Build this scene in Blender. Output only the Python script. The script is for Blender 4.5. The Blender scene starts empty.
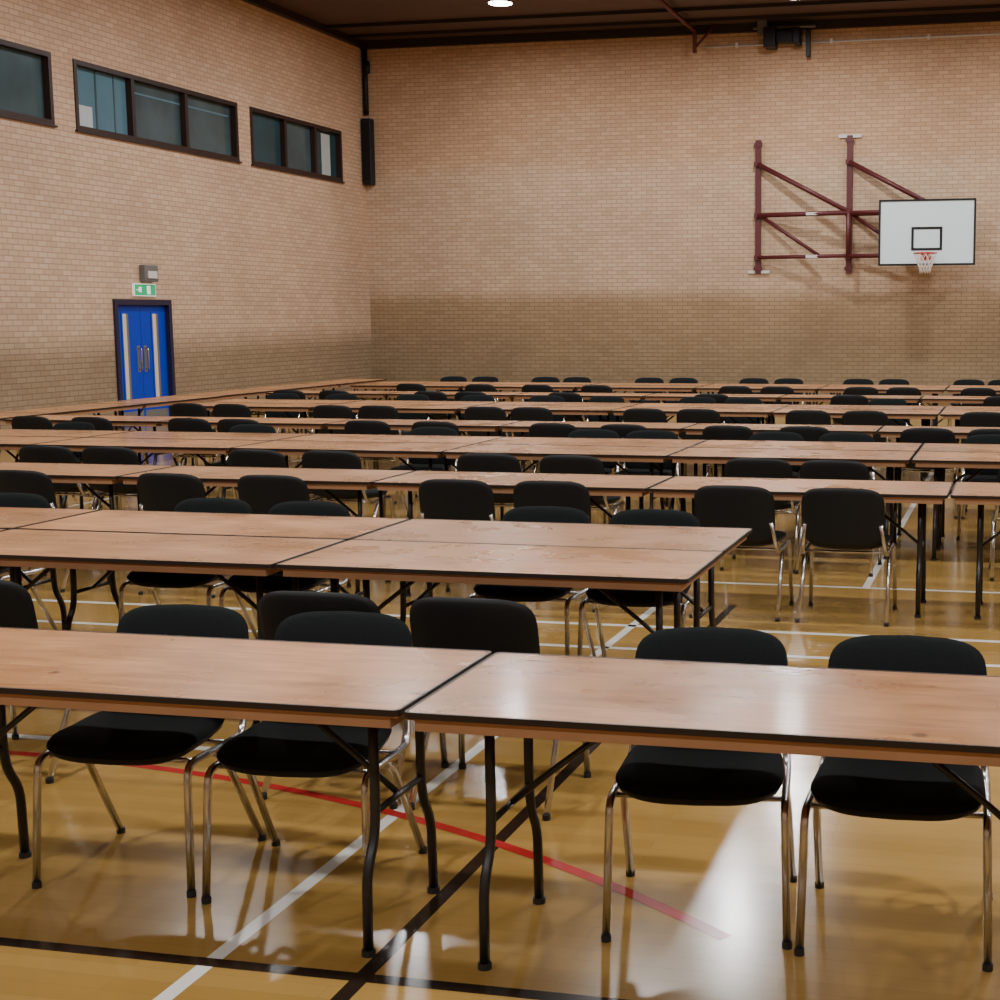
import bpy, bmesh, math, random
from mathutils import Vector, Matrix
random.seed(7)
C=bpy.context.collection
# ------------------------------------------------------------------ materials
def nmat(name):
    m=bpy.data.materials.new(name);m.use_nodes=True
    nt=m.node_tree;b=nt.nodes['Principled BSDF'];return m,nt,b
def mat(name,col,rough=.5,metal=0,emit=None,es=0,noise=0,coat=0,nscale=8,spec=.5):
    m,nt,b=nmat(name)
    b.inputs['Base Color'].default_value=(*col,1);b.inputs['Roughness'].default_value=rough;b.inputs['Metallic'].default_value=metal
    b.inputs['Coat Weight'].default_value=coat;b.inputs['Specular IOR Level'].default_value=spec
    if emit: b.inputs['Emission Color'].default_value=(*emit,1);b.inputs['Emission Strength'].default_value=es
    if noise:
        tc=nt.nodes.new('ShaderNodeTexCoord');n=nt.nodes.new('ShaderNodeTexNoise');n.inputs['Scale'].default_value=nscale;n.inputs['Detail'].default_value=4
        r=nt.nodes.new('ShaderNodeMix');r.data_type='RGBA'
        r.inputs[6].default_value=(*[c*(1-noise) for c in col],1);r.inputs[7].default_value=(*[min(1,c*(1+noise)) for c in col],1)
        nt.links.new(tc.outputs['Object'],n.inputs['Vector']);nt.links.new(n.outputs['Fac'],r.inputs[0]);nt.links.new(r.outputs[2],b.inputs['Base Color'])
    return m
def mixn(nt,f,a,b,mode='MIX'):
    r=nt.nodes.new('ShaderNodeMix');r.data_type='RGBA';r.blend_type=mode
    for s,v in ((0,f),(6,a),(7,b)):
        if isinstance(v,(int,float)): r.inputs[s].default_value=v
        elif isinstance(v,tuple): r.inputs[s].default_value=(*v,1)
        else: nt.links.new(v,r.inputs[s])
    return r.outputs[2]
def brick_mat(name,axis,bands,jit=0.0):
    m,nt,b=nmat(name)
    tc=nt.nodes.new('ShaderNodeTexCoord');sp=nt.nodes.new('ShaderNodeSeparateXYZ');cb=nt.nodes.new('ShaderNodeCombineXYZ')
    nt.links.new(tc.outputs['Object'],sp.inputs[0])
    nt.links.new(sp.outputs[axis],cb.inputs[0]);nt.links.new(sp.outputs[2],cb.inputs[1])
    br=nt.nodes.new('ShaderNodeTexBrick');nt.links.new(cb.outputs[0],br.inputs['Vector'])
    br.inputs['Scale'].default_value=1;br.inputs['Brick Width'].default_value=.225;br.inputs['Row Height'].default_value=.085
    br.inputs['Mortar Size'].default_value=.008;br.inputs['Mortar Smooth'].default_value=.2;br.inputs['Bias'].default_value=0
    br.inputs['Color1'].default_value=(.51,.35,.235,1);br.inputs['Color2'].default_value=(.59,.425,.30,1);br.inputs['Mortar'].default_value=(.36,.24,.155,1)
    # horizontal tone bands of differently fired brick
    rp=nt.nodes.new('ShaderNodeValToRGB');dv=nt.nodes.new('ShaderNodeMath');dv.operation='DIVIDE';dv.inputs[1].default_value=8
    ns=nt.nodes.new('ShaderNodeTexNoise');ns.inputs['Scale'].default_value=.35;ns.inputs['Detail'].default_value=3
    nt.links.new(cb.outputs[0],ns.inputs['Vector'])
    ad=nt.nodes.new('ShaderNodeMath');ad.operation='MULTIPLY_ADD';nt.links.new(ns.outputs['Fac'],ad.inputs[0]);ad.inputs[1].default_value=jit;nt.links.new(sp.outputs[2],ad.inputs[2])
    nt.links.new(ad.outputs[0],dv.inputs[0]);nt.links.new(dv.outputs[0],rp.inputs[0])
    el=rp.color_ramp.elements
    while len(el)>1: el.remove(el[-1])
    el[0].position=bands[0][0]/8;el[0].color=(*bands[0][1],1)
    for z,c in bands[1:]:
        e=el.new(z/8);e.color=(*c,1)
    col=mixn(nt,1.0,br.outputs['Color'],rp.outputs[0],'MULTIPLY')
    n2=nt.nodes.new('ShaderNodeTexNoise');n2.inputs['Scale'].default_value=.6;n2.inputs['Detail'].default_value=6;nt.links.new(cb.outputs[0],n2.inputs['Vector'])
    mr=nt.nodes.new('ShaderNodeMapRange');mr.inputs[3].default_value=.76;mr.inputs[4].default_value=1.2;nt.links.new(n2.outputs['Fac'],mr.inputs[0])
    col=mixn(nt,1.0,col,mr.outputs[0],'MULTIPLY')
    nt.links.new(col,b.inputs['Base Color']);b.inputs['Roughness'].default_value=.75
    bp=nt.nodes.new('ShaderNodeBump');bp.inputs['Strength'].default_value=.4;bp.inputs['Distance'].default_value=.01;bp.invert=True
    nt.links.new(br.outputs['Fac'],bp.inputs['Height']);nt.links.new(bp.outputs[0],b.inputs['Normal'])
    return m
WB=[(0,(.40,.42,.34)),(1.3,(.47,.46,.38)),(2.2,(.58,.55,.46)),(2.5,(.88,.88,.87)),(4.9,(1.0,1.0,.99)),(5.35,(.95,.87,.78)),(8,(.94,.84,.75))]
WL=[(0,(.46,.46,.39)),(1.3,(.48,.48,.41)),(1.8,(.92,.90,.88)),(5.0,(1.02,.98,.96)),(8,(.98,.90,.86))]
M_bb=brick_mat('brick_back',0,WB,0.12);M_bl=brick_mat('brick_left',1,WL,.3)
def floor_mat():
    m,nt,b=nmat('varnished_sports_floor')
    tc=nt.nodes.new('ShaderNodeTexCoord')
    br=nt.nodes.new('ShaderNodeTexBrick');nt.links.new(tc.outputs['Object'],br.inputs['Vector'])
    br.inputs['Scale'].default_value=1;br.inputs['Brick Width'].default_value=1.2;br.inputs['Row Height'].default_value=.075
    br.inputs['Mortar Size'].default_value=.0008;br.inputs['Color1'].default_value=(.32,.185,.046,1);br.inputs['Color2'].default_value=(.355,.21,.058,1);br.inputs['Mortar'].default_value=(.25,.14,.035,1)
    n=nt.nodes.new('ShaderNodeTexNoise');n.inputs['Scale'].default_value=1.3;n.inputs['Detail'].default_value=5;nt.links.new(tc.outputs['Object'],n.inputs['Vector'])
    mr=nt.nodes.new('ShaderNodeMapRange');mr.inputs[3].default_value=.75;mr.inputs[4].default_value=1.15;nt.links.new(n.outputs['Fac'],mr.inputs[0])
    nt.links.new(mixn(nt,1.0,br.outputs['Color'],mr.outputs[0],'MULTIPLY'),b.inputs['Base Color'])
    mr2=nt.nodes.new('ShaderNodeMapRange');mr2.inputs[3].default_value=.12;mr2.inputs[4].default_value=.25;nt.links.new(n.outputs['Fac'],mr2.inputs[0])
    nt.links.new(mr2.outputs[0],b.inputs['Roughness']);b.inputs['Coat Weight'].default_value=.2;b.inputs['Coat Roughness'].default_value=.12
    return m
def ply_mat():
    m,nt,b=nmat('varnished_plywood')
    tc=nt.nodes.new('ShaderNodeTexCoord');oi=nt.nodes.new('ShaderNodeObjectInfo')
    va=nt.nodes.new('ShaderNodeVectorMath');va.operation='MULTIPLY_ADD'
    cb=nt.nodes.new('ShaderNodeCombineXYZ');nt.links.new(oi.outputs['Random'],cb.inputs[0]);nt.links.new(oi.outputs['Random'],cb.inputs[2])
    nt.links.new(cb.outputs[0],va.inputs[0]);va.inputs[1].default_value=(37,0,53);nt.links.new(tc.outputs['Object'],va.inputs[2])
    mp=nt.nodes.new('ShaderNodeMapping');mp.inputs['Scale'].default_value=(1.2,9,1);nt.links.new(va.outputs[0],mp.inputs[0])
    n=nt.nodes.new('ShaderNodeTexNoise');n.inputs['Scale'].default_value=3;n.inputs['Detail'].default_value=8;n.inputs['Distortion'].default_value=.6;nt.links.new(mp.outputs[0],n.inputs['Vector'])
    mg=nt.nodes.new('ShaderNodeMapRange');mg.inputs[1].default_value=.32;mg.inputs[2].default_value=.68;nt.links.new(n.outputs['Fac'],mg.inputs[0])
    c=mixn(nt,mg.outputs[0],(.265,.108,.037),(.41,.185,.069))
    n2=nt.nodes.new('ShaderNodeTexNoise');n2.inputs['Scale'].default_value=2.2;n2.inputs['Detail'].default_value=5;nt.links.new(va.outputs[0],n2.inputs['Vector'])
    mr=nt.nodes.new('ShaderNodeMapRange');mr.inputs[1].default_value=.3;mr.inputs[2].default_value=.7;mr.inputs[3].default_value=.78;mr.inputs[4].default_value=1.16;nt.links.new(n2.outputs['Fac'],mr.inputs[0])
    c=mixn(nt,1.0,c,mr.outputs[0],'MULTIPLY')
    # dark knots / patches
    v=nt.nodes.new('ShaderNodeTexVoronoi');v.inputs['Scale'].default_value=4.2;nt.links.new(va.outputs[0],v.inputs['Vector'])
    r=nt.nodes.new('ShaderNodeValToRGB');r.color_ramp.elements[0].position=.06;r.color_ramp.elements[0].color=(.3,.25,.22,1);r.color_ramp.elements[1].position=.11;r.color_ramp.elements[1].color=(1,1,1,1)
    nt.links.new(v.outputs['Distance'],r.inputs[0])
    c=mixn(nt,.8,c,r.outputs[0],'MULTIPLY')
    mr3=nt.nodes.new('ShaderNodeMapRange');mr3.inputs[3].default_value=.86;mr3.inputs[4].default_value=1.18;nt.links.new(oi.outputs['Random'],mr3.inputs[0])
    c=mixn(nt,1.0,c,mr3.outputs[0],'MULTIPLY')
    nt.links.new(c,b.inputs['Base Color'])
    mr2=nt.nodes.new('ShaderNodeMapRange');mr2.inputs[1].default_value=.3;mr2.inputs[2].default_value=.7;mr2.inputs[3].default_value=.2;mr2.inputs[4].default_value=.38;nt.links.new(n2.outputs['Fac'],mr2.inputs[0]);nt.links.new(mr2.outputs[0],b.inputs['Roughness'])
    b.inputs['Coat Weight'].default_value=.15;b.inputs['Coat Roughness'].default_value=.12;b.inputs['Specular IOR Level'].default_value=.42
    bp=nt.nodes.new('ShaderNodeBump');bp.inputs['Strength'].default_value=.12;bp.inputs['Distance'].default_value=.004;nt.links.new(n.outputs['Fac'],bp.inputs['Height']);nt.links.new(bp.outputs[0],b.inputs['Normal'])
    return m
M_floor=floor_mat();M_ply=ply_mat()
M_batten=mat('batten_wood',(.30,.15,.07),.6,noise=.2)
M_edge=mat('table_edge_band',(.02,.013,.010),.45,spec=.3)
M_blacksteel=mat('black_hammered_steel',(.010,.010,.011),.35,.0,noise=.3,nscale=120)
M_fabric=mat('black_upholstery',(.008,.0105,.011),.9,noise=.5,nscale=160,spec=.15)
M_shell=mat('black_plastic',(.006,.007,.008),.5,spec=.25)
M_chrome=mat('satin_chrome',(.56,.55,.54),.24,1.0)
M_rubber=mat('rubber',(.01,.01,.01),.6)
M_white=mat('white_line_paint',(.62,.61,.56),.2);M_red=mat('red_line_paint',(.34,.018,.018),.2);M_blk=mat('black_line_paint',(.02,.012,.008),.15)
M_ceil=mat('brown_ceiling_panel',(.075,.038,.028),.6,noise=.15,nscale=2)
M_beam=mat('dark_steel_beam',(.02,.012,.011),.5)
M_maroon=mat('maroon_steel',(.085,.010,.013),.45)
M_frame=mat('dark_brown_frame',(.028,.014,.012),.45,spec=.3)
M_blue=mat('blue_door_paint',(.004,.035,.42),.4,noise=.1,spec=.3)
M_dkblue=mat('dark_door_frame',(.015,.012,.04),.4)
M_beige=mat('glazed_panel_cream',(.66,.56,.44),.25)
M_green=mat('exit_sign_green',(.0,.32,.12),.4,emit=(.02,.5,.2),es=.4)
M_pict=mat('exit_sign_white',(.8,.85,.8),.4,emit=(1,1,1),es=.4)
M_grey=mat('grey_fitting',(.14,.13,.125),.5)
M_board=mat('white_backboard',(.68,.80,.87),.3)
M_blackp=mat('black_paint',(.01,.01,.012),.45,spec=.3)
M_rim=mat('red_rim',(.5,.03,.02),.4)
M_net=mat('white_net_cord',(.75,.68,.64),.8)
M_plate=mat('pale_plate',(.6,.58,.56),.5)
M_lamp=mat('lamp_diffuser',(1,1,1),.5,emit=(1,.98,.95),es=24)
M_glassA=mat('dim_glass',(.020,.052,.066),.12,noise=.6,nscale=.9,spec=.3)
M_glassB=mat('dim_glass_light',(.09,.18,.24),.12,noise=.4,nscale=.8,spec=.3)
M_glassC=mat('dim_glass_grey',(.055,.085,.096),.12,noise=.6,nscale=1.3,spec=.3)
M_glassW=mat('pale_blind',(.42,.48,.5),.3)  # blind panels, paler in colour than the panes
# ------------------------------------------------------------------ mesh helpers
class B:
    def __init__(s): s.bm=bmesh.new();s.mats=[]
    def mi(s,m):
        if m not in s.mats: s.mats.append(m)
        return s.mats.index(m)
    def box(s,lo,hi,m,bev=0,topm=None):
        r=bmesh.ops.create_cube(s.bm,size=1);vs=r['verts']
        for v in vs:
            v.co=Vector([lo[i]+(v.co[i]+.5)*(hi[i]-lo[i]) for i in range(3)])
        fs=set(f for v in vs for f in v.link_faces)
        k=s.mi(m)
        for f in fs: f.material_index=k
        if bev:
            es=set(e for v in vs for e in v.link_edges)
            bmesh.ops.bevel(s.bm,geom=list(es),offset=bev,segments=2,affect='EDGES',profile=.5)
    def tube(s,pts,r,m,seg=8,round_=0.03,cap=True,steps=4):
        P=[Vector(p) for p in pts];Q=[P[0]]
        for i in range(1,len(P)-1):
            a=P[i-1]-P[i];b=P[i+1]-P[i];d=min(round_,a.length*.45,b.length*.45)
            p0=P[i]+a.normalized()*d;p2=P[i]+b.normalized()*d
            for t in range(steps+1):
                t/=steps;Q.append((1-t)**2*p0+2*t*(1-t)*P[i]+t*t*p2)
        Q.append(P[-1]);k=s.mi(m);rings=[]
        n=None
        for i,q in enumerate(Q):
            t=(Q[min(i+1,len(Q)-1)]-Q[max(i-1,0)]).normalized()
            if n is None:
                ref=Vector((1,0,0)) if abs(t.x)<.9 else Vector((0,1,0))
                n=(ref-t*ref.dot(t)).normalized()
            else: n=(n-t*n.dot(t)).normalized()
            bb=t.cross(n)
            rx,ry=(r if isinstance(r,tuple) else (r,r))
            rings.append([s.bm.verts.new(q+n*math.cos(2*math.pi*j/seg)*rx+bb*math.sin(2*math.pi*j/seg)*ry) for j in range(seg)])
        for a,b in zip(rings,rings[1:]):
            for j in range(seg):
                f=s.bm.faces.new((a[j],a[(j+1)%seg],b[(j+1)%seg],b[j]));f.material_index=k;f.smooth=True
        if cap:
            for g in (rings[0][::-1],rings[-1]):
                f=s.bm.faces.new(g);f.material_index=k
    def pad(s,fn,m1,m2,t1,t2,na=44,n=4.):
        prof=[0,.35,.62,.8,.9,.965,1.0]
        def ring(rho,h):
            o=[]
            for j in range(na):
                a=2*math.pi*j/na;c,d=math.cos(a),math.sin(a)
                u=math.copysign(abs(c)**(2/n),c)*rho;v=math.copysign(abs(d)**(2/n),d)*rho
                o.append(s.bm.verts.new(fn(u,v,h)))
            return o
        for sgn,mm,t in ((1,m1,t1),(-1,m2,t2)):
            k=s.mi(mm);c=s.bm.verts.new(fn(0,0,sgn*t));prev=None
            for rho in prof[1:]:
                h=sgn*t*(max(0,1-rho**5))**.5
                rg=ring(rho,h)
                for j in range(na):
                    q=(j+1)%na
                    vs=(c,rg[j],rg[q]) if prev is None else (prev[j],rg[j],rg[q],prev[q])
                    if sgn<0: vs=vs[::-1]
                    f=s.bm.faces.new(vs);f.material_index=k;f.smooth=True
                prev=rg
    def cyl(s,c,r,h,m,seg=24,r2=None):
        res=bmesh.ops.create_cone(s.bm,cap_ends=True,segments=seg,radius1=r,radius2=r if r2 is None else r2,depth=h,matrix=Matrix.Translation(c))
        k=s.mi(m)
        for f in set(f for v in res['verts'] for f in v.link_faces): f.material_index=k
    def mesh(s,name,merge=0):
        if merge: bmesh.ops.remove_doubles(s.bm,verts=s.bm.verts,dist=merge)
        bmesh.ops.recalc_face_normals(s.bm,faces=s.bm.faces)
        me=bpy.data.meshes.new(name);s.bm.to_mesh(me);s.bm.free()
        for m in s.mats: me.materials.append(m)
        return me
    def obj(s,name,loc=(0,0,0),rz=0,merge=0):
        return put(name,s.mesh(name,merge),loc,rz)
def put(name,me,loc=(0,0,0),rz=0):
    o=bpy.data.objects.new(name,me);o.location=loc;o.rotation_euler=(0,0,rz);C.objects.link(o);return o
# ------------------------------------------------------------------ room
XL,XR,YB,YF,ZC=-14.5,10.5,31.58,-7.,7.88
b=B();b.box((XL-.3,YF-.3,-.2),(XR+.3,YB+.3,0),M_floor)
# painted court markings are part of the floor
def lines(m,l,z):
    for x0,y0,x1,y1 in l: b.box((x0,y0,-.0003),(x1,y1,z),m)
lines(M_white,[(-2.225,-2,-2.175,27),(-13,5.46,-2.9,5.51),(-13,7.66,8,7.71),(-13,8.25,8,8.30),(-13,9.75,8,9.8),(-13,14.9,8,14.95),(-1.0,9.8,-.95,27),(-9,9.8,-8.95,27)],.0006)
lines(M_blk,[(-1.76,-2,-1.71,9.02),(-13,3.565,-1.76,3.615),(-1.71,3.565,8,3.615)],.0009)
k=b.mi(M_red);R=5.4;pv=None
for i in range(81):
    a=math.radians(51+129*i/80);c,s_=math.cos(a),math.sin(a)
    q=[b.bm.verts.new((-4.2+c*(R+d),-.14+s_*(R+d),.0012)) for d in (-.024,.024)]
    if pv: f=b.bm.faces.new((pv[0],pv[1],q[1],q[0]));f.material_index=k
    pv=q
b.obj('floor')
b=B();b.box((XL-.3,YF-.3,ZC),(XR+.3,YB+.3,ZC+.2),M_ceil);b.obj('ceiling')
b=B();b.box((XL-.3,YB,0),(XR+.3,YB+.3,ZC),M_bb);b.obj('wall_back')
b=B();b.box((XL-.3,YF-.3,0),(XR+.3,YF,ZC),M_bb);b.obj('wall_front')
b=B();b.box((XR,YF,0),(XR+.3,YB,ZC),M_bl);b.obj('wall_right')
Z1,Z2=4.73,5.81
wins=[(15.5,20.47,[17.15,18.85]),(21.02,25.97,[22.6,24.22]),(26.45,30.36,[27.85,29.15])]
D1,D2,DZ=21.73,23.40,2.12
ys=sorted({YF,YB,D1,D2}|{w[0] for w in wins}|{w[1] for w in wins});zs=[0,DZ,Z1,Z2,ZC]
b=B()
for y0,y1 in zip(ys,ys[1:]):
    for z0,z1 in zip(zs,zs[1:]):
        yc=(y0+y1)/2
        if z0==Z1 and any(w[0]<yc<w[1] for w in wins): continue
        if z0==0 and D1<yc<D2: continue
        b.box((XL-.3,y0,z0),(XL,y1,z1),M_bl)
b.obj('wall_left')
gl=[[M_glassA,M_glassA,M_glassC],[M_glassB,M_glassC,M_glassC],[M_glassA,M_glassC,M_glassA]]
for i,(y0,y1,mu) in enumerate(wins):
    b=B();f=.075
    b.box((XL-.16,y0,Z1),(XL+.02,y1,Z1+f),M_frame);b.box((XL-.16,y0,Z2-f),(XL+.02,y1,Z2),M_frame)
    b.box((XL-.16,y0,Z1+f),(XL+.02,y0+f,Z2-f),M_frame);b.box((XL-.16,y1-f,Z1+f),(XL+.02,y1,Z2-f),M_frame)
    b.box((XL+.0,y0-.03,Z1-.03),(XL+.05,y1+.03,Z1),M_frame)
    edges=[y0]+mu+[y1]
    for m_ in mu: b.box((XL-.15,m_-.045,Z1+f),(XL+.01,m_+.045,Z2-f),M_frame)
    for j,(a,c) in enumerate(zip(edges,edges[1:])):
        b.box((XL-.12,a,Z1+f),(XL-.10,c,Z2-f),gl[i][j])
    if i==1:
        b.box((XL-.099,21.12,Z1+f+.02),(XL-.092,21.6,Z1+.42),M_glassW)
        b.box((XL-.099,21.7,Z1+f),(XL-.092,21.74,Z2-f),M_glassC)
        b.box((XL-.099,22.2,Z1+f),(XL-.092,22.23,Z2-f),M_glassC)
        b.box((XL-.099,22.7,Z2-.28),(XL-.092,25.8,Z2-.25),M_glassB)
    if i==2: b.box((XL-.099,29.6,Z1+f+.02),(XL-.092,30.0,Z2-f-.05),M_glassW)
    b.obj('window_%d'%(i+1))
# door
b=B();X=XL
b.box((X-.2,D1+.002,0),(X+.04,D1+.09,DZ-.002),M_dkblue);b.box((X-.2,D2-.09,0),(X+.04,D2-.002,DZ-.002),M_dkblue);b.box((X-.2,D1+.09,DZ-.09),(X+.04,D2-.09,DZ-.002),M_dkblue)
mid=(D1+D2)/2
for a,c in ((D1+.09,mid-.004),(mid+.004,D2-.09)):
    b.box((X-.10,a,.01),(X-.05,c,DZ-.09),M_blue)
for yc in (D1+.38,D2-.42):
    b.box((X-.055,yc-.105,.42),(X-.04,yc+.105,1.92),M_blue);b.box((X-.045,yc-.075,.46),(X-.03,yc+.075,1.88),M_beige);b.box((X-.032,yc+.02,.46),(X-.028,yc+.075,1.88),M_grey)
for yc in (mid-.1,mid+.1):
    b.tube([(X-.05,yc,.95),(X+.01,yc,.95),(X+.01,yc,1.3),(X-.05,yc,1.3)],.012,M_chrome)
    b.box((X-.052,yc-.04,.9),(X-.045,yc+.04,1.35),M_grey)
b.box((X-.052,D1+.12,.05),(X-.046,mid-.03,.25),M_grey);b.box((X-.052,mid+.03,.05),(X-.046,D2-.12,.25),M_grey)
b.obj('door_1')
b=B();b.box((XL,22.3,2.175),(XL+.04,22.93,2.385),M_pict);b.box((XL+.04,22.315,2.19),(XL+.045,22.915,2.37),M_green)
b.box((XL+.045,22.66,2.21),(XL+.048,22.76,2.35),M_pict);b.box((XL+.045,22.42,2.24),(XL+.048,22.5,2.33),M_pict);b.box((XL+.045,22.36,2.27),(XL+.048,22.42,2.29),M_pict)
b.obj('exit_sign')
b=B();b.box((XL,22.52,2.42),(XL+.12,22.92,2.70),M_grey,.02);b.box((XL+.12,22.57,2.47),(XL+.14,22.85,2.6),M_plate,.005);b.obj('emergency_light')
# trims
b=B();b.box((XL,YB-.12,ZC-.16),(XR,YB,ZC),M_beam);b.box((XL,YB-.2,ZC-.03),(XR,YB-.12,ZC),M_beam);b.obj('trim_1')
b=B();b.box((XL,YF,ZC-.14),(XL+.12,YB-.12,ZC),M_beam);b.obj('trim_2')
for y in [1.5,7.,13.,19.5,25.4]:
    b=B();b.box((XL+.12,y-.1,ZC-.28),(XR,y+.1,ZC-.25),M_beam);b.box((XL+.12,y-.012,ZC-.25),(XR,y+.012,ZC-.03),M_beam);b.box((XL+.12,y-.1,ZC-.03),(XR,y+.1,ZC),M_beam)
    b.obj('roof_beam')
for y in (29.6,30.7):
    b=B();b.box((XL+.12,y-.04,ZC-.07),(XR,y+.04,ZC),M_beam);b.obj('ceiling_purlin')
b=B()
b.box((XL+.0,YB-.015,0),(XR,YB,.1),M_frame);b.obj('baseboard_back')
b=B();b.box((XL,YF,0),(XL+.015,D1,.1),M_frame);b.box((XL,D2,0),(XL+.015,YB-.015,.1),M_frame);b.obj('baseboard_left')
b=B();b.tube([(XL+.08,YB-.06,ZC-.16),(XL+.08,YB-.06,6.3)],.06,M_blackp);b.tube([(XL+.12,YB-.07,7.2),(XL+.12,YB-.07,7.45)],.08,M_blackp)
b.obj('wall_pipe')
b=B();b.box((XL+.03,YB-.26,4.75),(XL+.25,YB-.04,6.2),M_blackp,.02);b.box((XL+.06,YB-.27,4.85),(XL+.22,YB-.262,6.1),M_shell)
for z in (5.0,5.95): b.box((XL,YB-.18,z),(XL+.04,YB-.1,z+.06),M_grey)
b.obj('column_loudspeaker')
b=B();b.tube([(-6.75,YB-.03,7.45),(XR-.1,YB-.03,7.50)],.02,M_plate);
for x in range(-6,10,2): b.box((x-.03,YB-.05,7.42),(x+.03,YB,7.52),M_plate)
b.obj('wall_conduit')
b=B();b.box((-5.35,YB-.55,7.32),(-5.1,YB-.12,7.72),M_blackp,.02);b.box((-5.1,YB-.45,7.42),(-4.75,YB-.15,7.66),M_blackp,.02);b.box((-4.75,YB-.5,7.38),(-4.6,YB-.12,7.7),M_blackp,.02)
b.box((-4.5,YB-.3,7.15),(-4.42,YB-.1,7.7),M_blackp);b.box((-5.5,YB-.4,7.6),(-5.3,YB-.3,7.88),M_grey);b.tube([(-5.6,YB-.3,7.74),(-4.3,YB-.3,7.74)],.03,M_grey)
b.obj('curtain_winch')
b=B();b.tube([(-6.85,YB-.3,7.3),(-6.85,YB-.3,ZC-.13),(-6.85,25.6,ZC-.13)],.045,M_maroon);b.tube([(-6.4,YB-.3,ZC-.02),(-6.85,YB-.3,7.4)],.03,M_maroon);b.obj('hanging_pipe')
# ------------------------------------------------------------------ basketball goal
b=B();YW=YB-.001
for x,z0,z1 in ((-5.53,2.72,5.5),(-3.59,2.70,5.55)):
    b.box((x-.06,YW-.07,z0),(x+.06,YW,z1),M_maroon)
    for z in (z0+.1,z1-.1):
        b.box((x-.09,YW-.085,z-.04),(x+.09,YW-.07,z+.04),M_maroon)
b.box((-3.83,YW-.05,5.5),(-3.35,YW,5.57),M_plate);b.box((-5.75,YW-.05,2.72),(-5.28,YW,2.78),M_plate)
def bar(p,q,r=.045): b.tube([p,q],r,M_maroon,seg=6)
e1=(-3.55,YW-.55);e2=(-1.65,YW-.55)
for (x,e) in ((-5.53,e1),(-3.59,e2)):
    yw=YW-.1
    bar((x,yw,3.93),(e[0],e[1],3.93),.055);bar((x,yw,3.05),(e[0],e[1],3.05));bar((x,yw,5.0),(e[0],e[1],3.95),.055);bar((x+.1,yw,3.9),((x+e[0])/2+.35,(yw+e[1])/2,3.07),.04)
    bar((e[0],e[1],3.0),(e[0],e[1],4.0),.05)
    for z in (3.93,3.05,5.0): b.box((x-.08,yw-.03,z-.05),(x+.08,yw+.05,z+.05),M_maroon)
for z in (3.93,3.05):
    bar((e1[0],e1[1],z),(-1.1,e2[1],z));b.box((-4.45,YW-.44,z-.03),(-4.2,YW-.3,z+.03),M_plate)
for x in (-2.6,-1.2):
    for z in (3.93,3.05): bar((x,YW-.55,z),(x,YW-.96,z))
by=YW-1.0
b.box((-2.86,by,2.84),(-.96,by+.05,4.12),M_board)
for lo,hi in (((-2.88,2.82),(-.94,2.86)),((-2.88,4.10),(-.94,4.14)),((-2.88,2.86),(-2.84,4.10)),((-.98,2.86),(-.94,4.10))):
    b.box((lo[0],by-.012,lo[1]),(hi[0],by+.06,hi[1]),M_blackp)
for lo,hi in (((-2.22,3.12),(-1.60,3.17)),((-2.22,3.54),(-1.60,3.59)),((-2.22,3.17),(-2.17,3.54)),((-1.65,3.17),(-1.60,3.54))):
    b.box((lo[0],by-.008,lo[1]),(hi[0],by,hi[1]),M_blackp)
rc=Vector((-1.91,by-.38,3.05));N=28
ringp=[rc+Vector((math.cos(2*math.pi*i/N)*.23,math.sin(2*math.pi*i/N)*.23,0)) for i in range(N+1)]
b.tube(ringp,.014,M_rim,seg=6,round_=.001,steps=1)
b.box((-2.02,by-.16,3.02),(-1.80,by,3.045),M_rim);b.box((-2.02,by-.012,2.92),(-1.80,by-.001,3.09),M_rim)
K=12
for i in range(K):
    for d in (1,-1):
        pp=[]
        for j in range(5):
            a=2*math.pi*(i+d*j*.5)/K;r=.225-.12*min(1,j/3.3);pp.append(rc+Vector((math.cos(a)*r,math.sin(a)*r,-.1*j)))
        b.tube(pp,.006,M_net,seg=4,round_=.001,steps=1)
b.obj('basketball_goal')
# ------------------------------------------------------------------ folding table
TL,TW=1.815,.735
b=B()
hx,hy=TL/2,TW/2
b.box((-hx+.006,-hy+.006,.739),(hx-.006,hy-.006,.7605),M_ply)
def band(z0,z1,o,i_,m,rad):
    k=b.mi(m);N=6
    def loop(off,z):
        L=[];r=rad
        for cx,cy,a0 in ((hx-off-r,hy-off-r,0),(-hx+off+r,hy-off-r,90),(-hx+off+r,-hy+off+r,180),(hx-off-r,-hy+off+r,270)):
            for t in range(N+1):
                a=math.radians(a0+90*t/N);L.append(b.bm.verts.new((cx+r*math.cos(a),cy+r*math.sin(a),z)))
        return L
    l=[loop(o,z0),loop(o,z1),loop(i_,z1),loop(i_,z0)]
    for q in range(4):
        A_,B_=l[q],l[(q+1)%4]
        for j in range(len(A_)):
            n=(j+1)%len(A_);f=b.bm.faces.new((A_[j],A_[n],B_[n],B_[j]));f.material_index=k
band(.744,.7615,0,.008,M_edge,.02)
for s_ in (-1,1):
    y0=s_*(hy-.012);b.box((-hx+.03,min(y0,y0-s_*.03),.708),(hx-.03,max(y0,y0-s_*.03),.7395),M_batten)
    x0=s_*(hx-.03);b.box((min(x0,x0-s_*.03),-hy+.043,.708),(max(x0,x0-s_*.03),hy-.043,.7395),M_batten)
b.box((-.02,-hy+.043,.715),(.02,hy-.043,.7395),M_batten)
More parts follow.
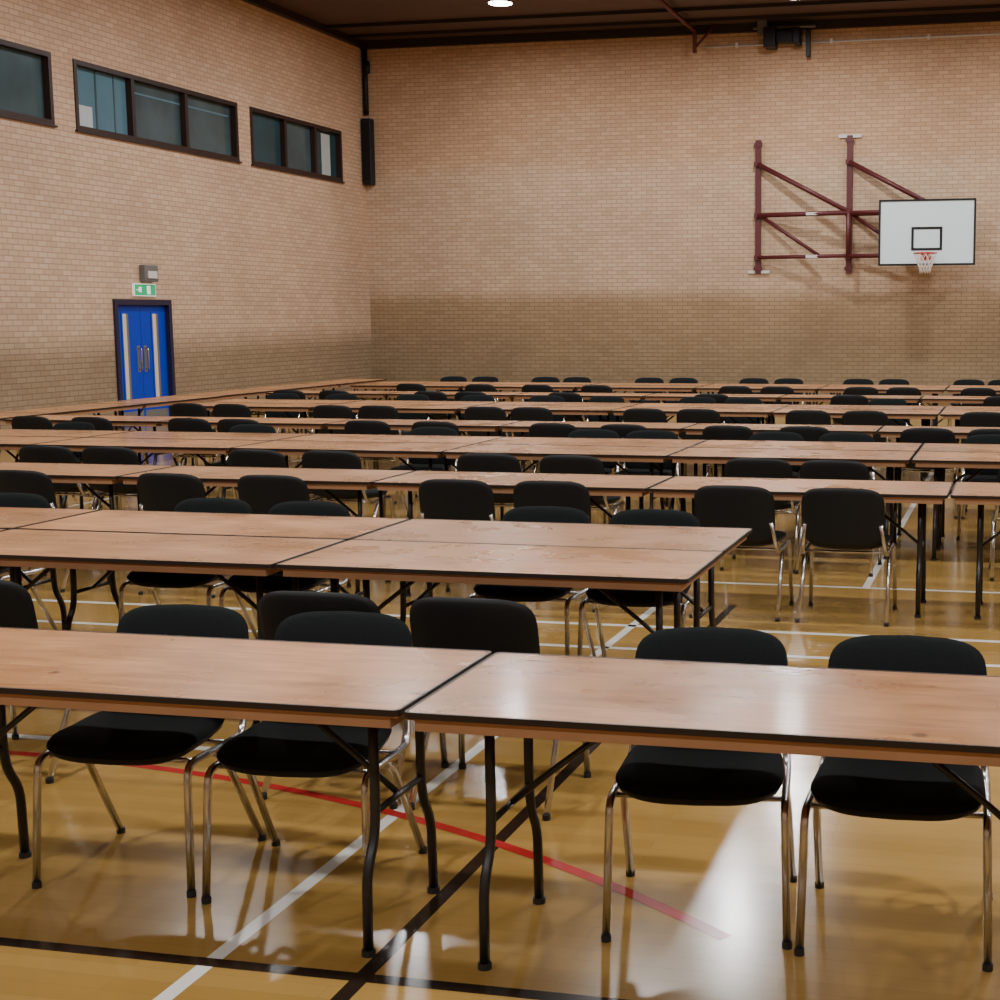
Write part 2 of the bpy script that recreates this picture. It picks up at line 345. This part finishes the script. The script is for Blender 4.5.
for s_ in (-1,1):
    x=s_*(hx-.17)
    for t in (-1,1):
        b.tube([(x,t*.165,.715),(x,t*.165,.42),(x,t*.175,.33),(x,t*.235,.24),(x,t*.24,.012)],.0155,M_blacksteel,round_=.06)
        b.cyl((x,t*.24,.009),.02,.018,M_rubber,12)
        b.cyl((x,t*.165,.71),.025,.03,M_blacksteel,10)
    b.tube([(x,-.30,.715),(x,.30,.715)],.014,M_blacksteel)
    b.tube([(x,-.165,.40),(x,.165,.40)],.010,M_blacksteel)
    b.tube([(x,0,.40),(x-s_*.12,0,.50),(x-s_*.38,0,.70)],.010,M_blacksteel)
    b.box((x-s_*.38-.03,-.06,.70),(x-s_*.38+.03,.06,.7395),M_blacksteel)
table=b.mesh('folding_table')
# ------------------------------------------------------------------ chair (faces -Y)
b=B()
for s_ in (-1,1):
    b.tube([(s_*.264,-.225,.012),(s_*.254,-.195,.418),(s_*.25,.205,.405),(s_*.222,.295,.60)],.0125,M_chrome,seg=10,round_=.05)
    b.tube([(s_*.252,-.02,.408),(s_*.252,.06,.37),(s_*.264,.285,.012)],.0125,M_chrome,seg=10,round_=.05)
    b.cyl((s_*.264,-.225,.010),.015,.020,M_rubber,12);b.cyl((s_*.264,.287,.010),.015,.020,M_rubber,12)
for y,z in ((-.13,.412),(.10,.405)): b.tube([(-.25,y,z),(.25,y,z)],.009,M_chrome)
def seatf(u,v,h):
    w=.245+.012*(-v);y=v*.215-.015
    z=.455+h+.012*u*u-.02*max(0,-v-.3)**2*2+.014*max(0,v)
    return Vector((u*w,y,z))
b.pad(seatf,M_fabric,M_shell,.034,.046,n=4.2)
def backf(u,v,h):
    w=.246*(1-.04*max(0,-v)**2);z=.64+v*.180
    y=.312+.034*v-h-.035*u*u
    return Vector((u*w,y,z-.010*u*u*v))
b.pad(backf,M_fabric,M_shell,.026,.022,n=5.)
chair=b.mesh('stacking_chair')
# ------------------------------------------------------------------ layout
def T(x,y,r=0): put('folding_table',table,(x,y,0),random.uniform(-.004,.004)+r)
P_=1.83
def row(y0,xj,n0,n1,double=False):
    for k in range(n0,n1):
        T(xj+P_*(k+.5),y0+TW/2+random.uniform(-.012,.012))
        if double: T(xj+P_*(k+.5),y0+TW*1.5+.012+random.uniform(0,.01))
row(3.60,-1.60,-3,2)
row(5.70,-3.105,-3,1,True)
row(8.75,-4.05,-3,4)
row(10.87,-4.43,-3,4,True)
row(13.55,-3.1,-4,4)
row(16.05,-4.5,-3,4,True)
row(19.05,-4.9,-3,4)
row(21.35,-4.7,-3,4,True)
for i in range(6): T(-10.95 if i>2 else -10.9,13.6+1.83*i,math.pi/2)
def ch(x,yb,away=False,j=1,r=None):
    """yb = Y of the back-rest top"""
    if r is None: r=random.uniform(-.05,.05)*j
    if away: put('stacking_chair',chair,(x,yb+.35,0),math.pi+r)
    else: put('stacking_chair',chair,(x,yb-.35,0),r)
def chr_(xs,yb,away,joint,j=.8):
    """a row of tucked-in chairs, kept clear of the table legs beside each joint"""
    pv=None
    for x in sorted(xs):
        d=(x-joint+P_/2)%P_-P_/2
        if abs(d)<.47: x+=(math.copysign(.47,d)-d)
        if pv is not None and x-pv<.55: x=pv+.56
        d=(x-joint+P_/2)%P_-P_/2
        if abs(d)<.46: continue
        ch(x,yb+random.uniform(-.03,.03),away,j);pv=x
for x,r in ((-.905,.12),(-.315,.02),(-2.79,.07),(-2.19,.07),(-4.6,0),(1.0,0)): ch(x,4.57,r=r)
for x in (-3.95,-2.50,-1.90): ch(x,4.87,True,.3)
chr_((-6.2,-5.6,-4.34,-3.74,-2.41,-1.82),7.36,False,-3.105,.5)
chr_((-8.2,-7.1,-6.45,-5.36,-4.66,-3.41,-2.8,-1.64,-.99,.35,.95),8.52,True,-4.05,.5)
chr_((-9.2,-8.5,-7.5,-6.96,-5.66,-5.06,-3.82,-3.16,-1.8,-1.27,.1,.7),10.18,True,-4.43)
chr_((-8.9,-8.3,-7.0,-6.4,-5.2,-3.69,-3.2,-2.04,-1.44,-.2,.4,1.6),12.62,False,-4.43)
chr_((-9.9,-9.2,-8.3,-7.6,-6.2,-5.5,-4.3,-3.6,-2.6,-1.9,-.8,-.2,1.1),13.28,True,-3.1)
chr_((-9.6,-9.0,-7.9,-7.3,-6.2,-5.6,-4.0,-3.4,-2.2,-1.6,-.4,.3),15.6,True,-4.5)
chr_((-9.7,-8.68,-8.1,-6.75,-6.2,-5.09,-3.9,-3.31,-2.77,-1.56,-.95,.3),17.98,False,-4.5)
chr_((-9.9,-9.2,-7.8,-7.2,-5.9,-5.3,-3.9,-2.1,-1.5,-.2,.4),18.75,True,-4.9)
for x in (-9.34,-8.79,-7.7,-7.16,-5.92,-5.37,-4.2,-3.64,-2.5,-1.95,-.79,-.25,.9): ch(x,23.6)
chr_((-9.0,-8.3,-6.9,-6.2,-4.0,-3.4,-2.2,-1.6,-.6,0),20.9,True,-4.7)
# ------------------------------------------------------------------ lighting
b=B();b.cyl((0,0,-.05),.12,.10,M_grey,24);b.cyl((0,0,-.15),.24,.10,M_grey,32,r2=.12);b.cyl((0,0,-.205),.22,.012,M_lamp,32)
lamp=b.mesh('high_bay_lamp')
ld=bpy.data.lights.new('high_bay_light','AREA');ld.shape='DISK';ld.size=.44;ld.energy=245;ld.color=(1,.99,.972)
for x in (-9.75,-4.25,1.5,7.3):
    for y in (-2.5,3.8,10.,16.3,22.1,27.4 if x<-9 else 28.1):
        o=put('high_bay_lamp',lamp,(x,y,ZC-.001))
        l=bpy.data.objects.new('lamp_light',ld);l.location=(0,0,-.225);C.objects.link(l);l.parent=o
w=bpy.data.worlds.new('world');bpy.context.scene.world=w;w.use_nodes=True;w.node_tree.nodes['Background'].inputs[0].default_value=(.5,.5,.5,1);w.node_tree.nodes['Background'].inputs[1].default_value=.1
# ------------------------------------------------------------------ camera
cd=bpy.data.cameras.new('camera');cam=bpy.data.objects.new('camera',cd);C.objects.link(cam)
f,cx,cy,yaw,pit,rol,H=1476.5,693.07,510.06,.2175,.1304,-.0029,1.81
cd.sensor_width=36;cd.lens=36*f/1000;cd.shift_x=-(cx-500)/1000;cd.shift_y=(cy-500)/1000;cd.clip_end=200
Rv=Vector((math.cos(yaw),math.sin(yaw),0));Fv=Vector((-math.sin(yaw)*math.cos(pit),math.cos(yaw)*math.cos(pit),-math.sin(pit)));Uv=Rv.cross(Fv)
R2=Rv*math.cos(rol)+Uv*math.sin(rol);U2=-Rv*math.sin(rol)+Uv*math.cos(rol)
cam.matrix_world=Matrix(((R2.x,U2.x,-Fv.x,0),(R2.y,U2.y,-Fv.y,0),(R2.z,U2.z,-Fv.z,H),(0,0,0,1)))
bpy.context.scene.camera=cam
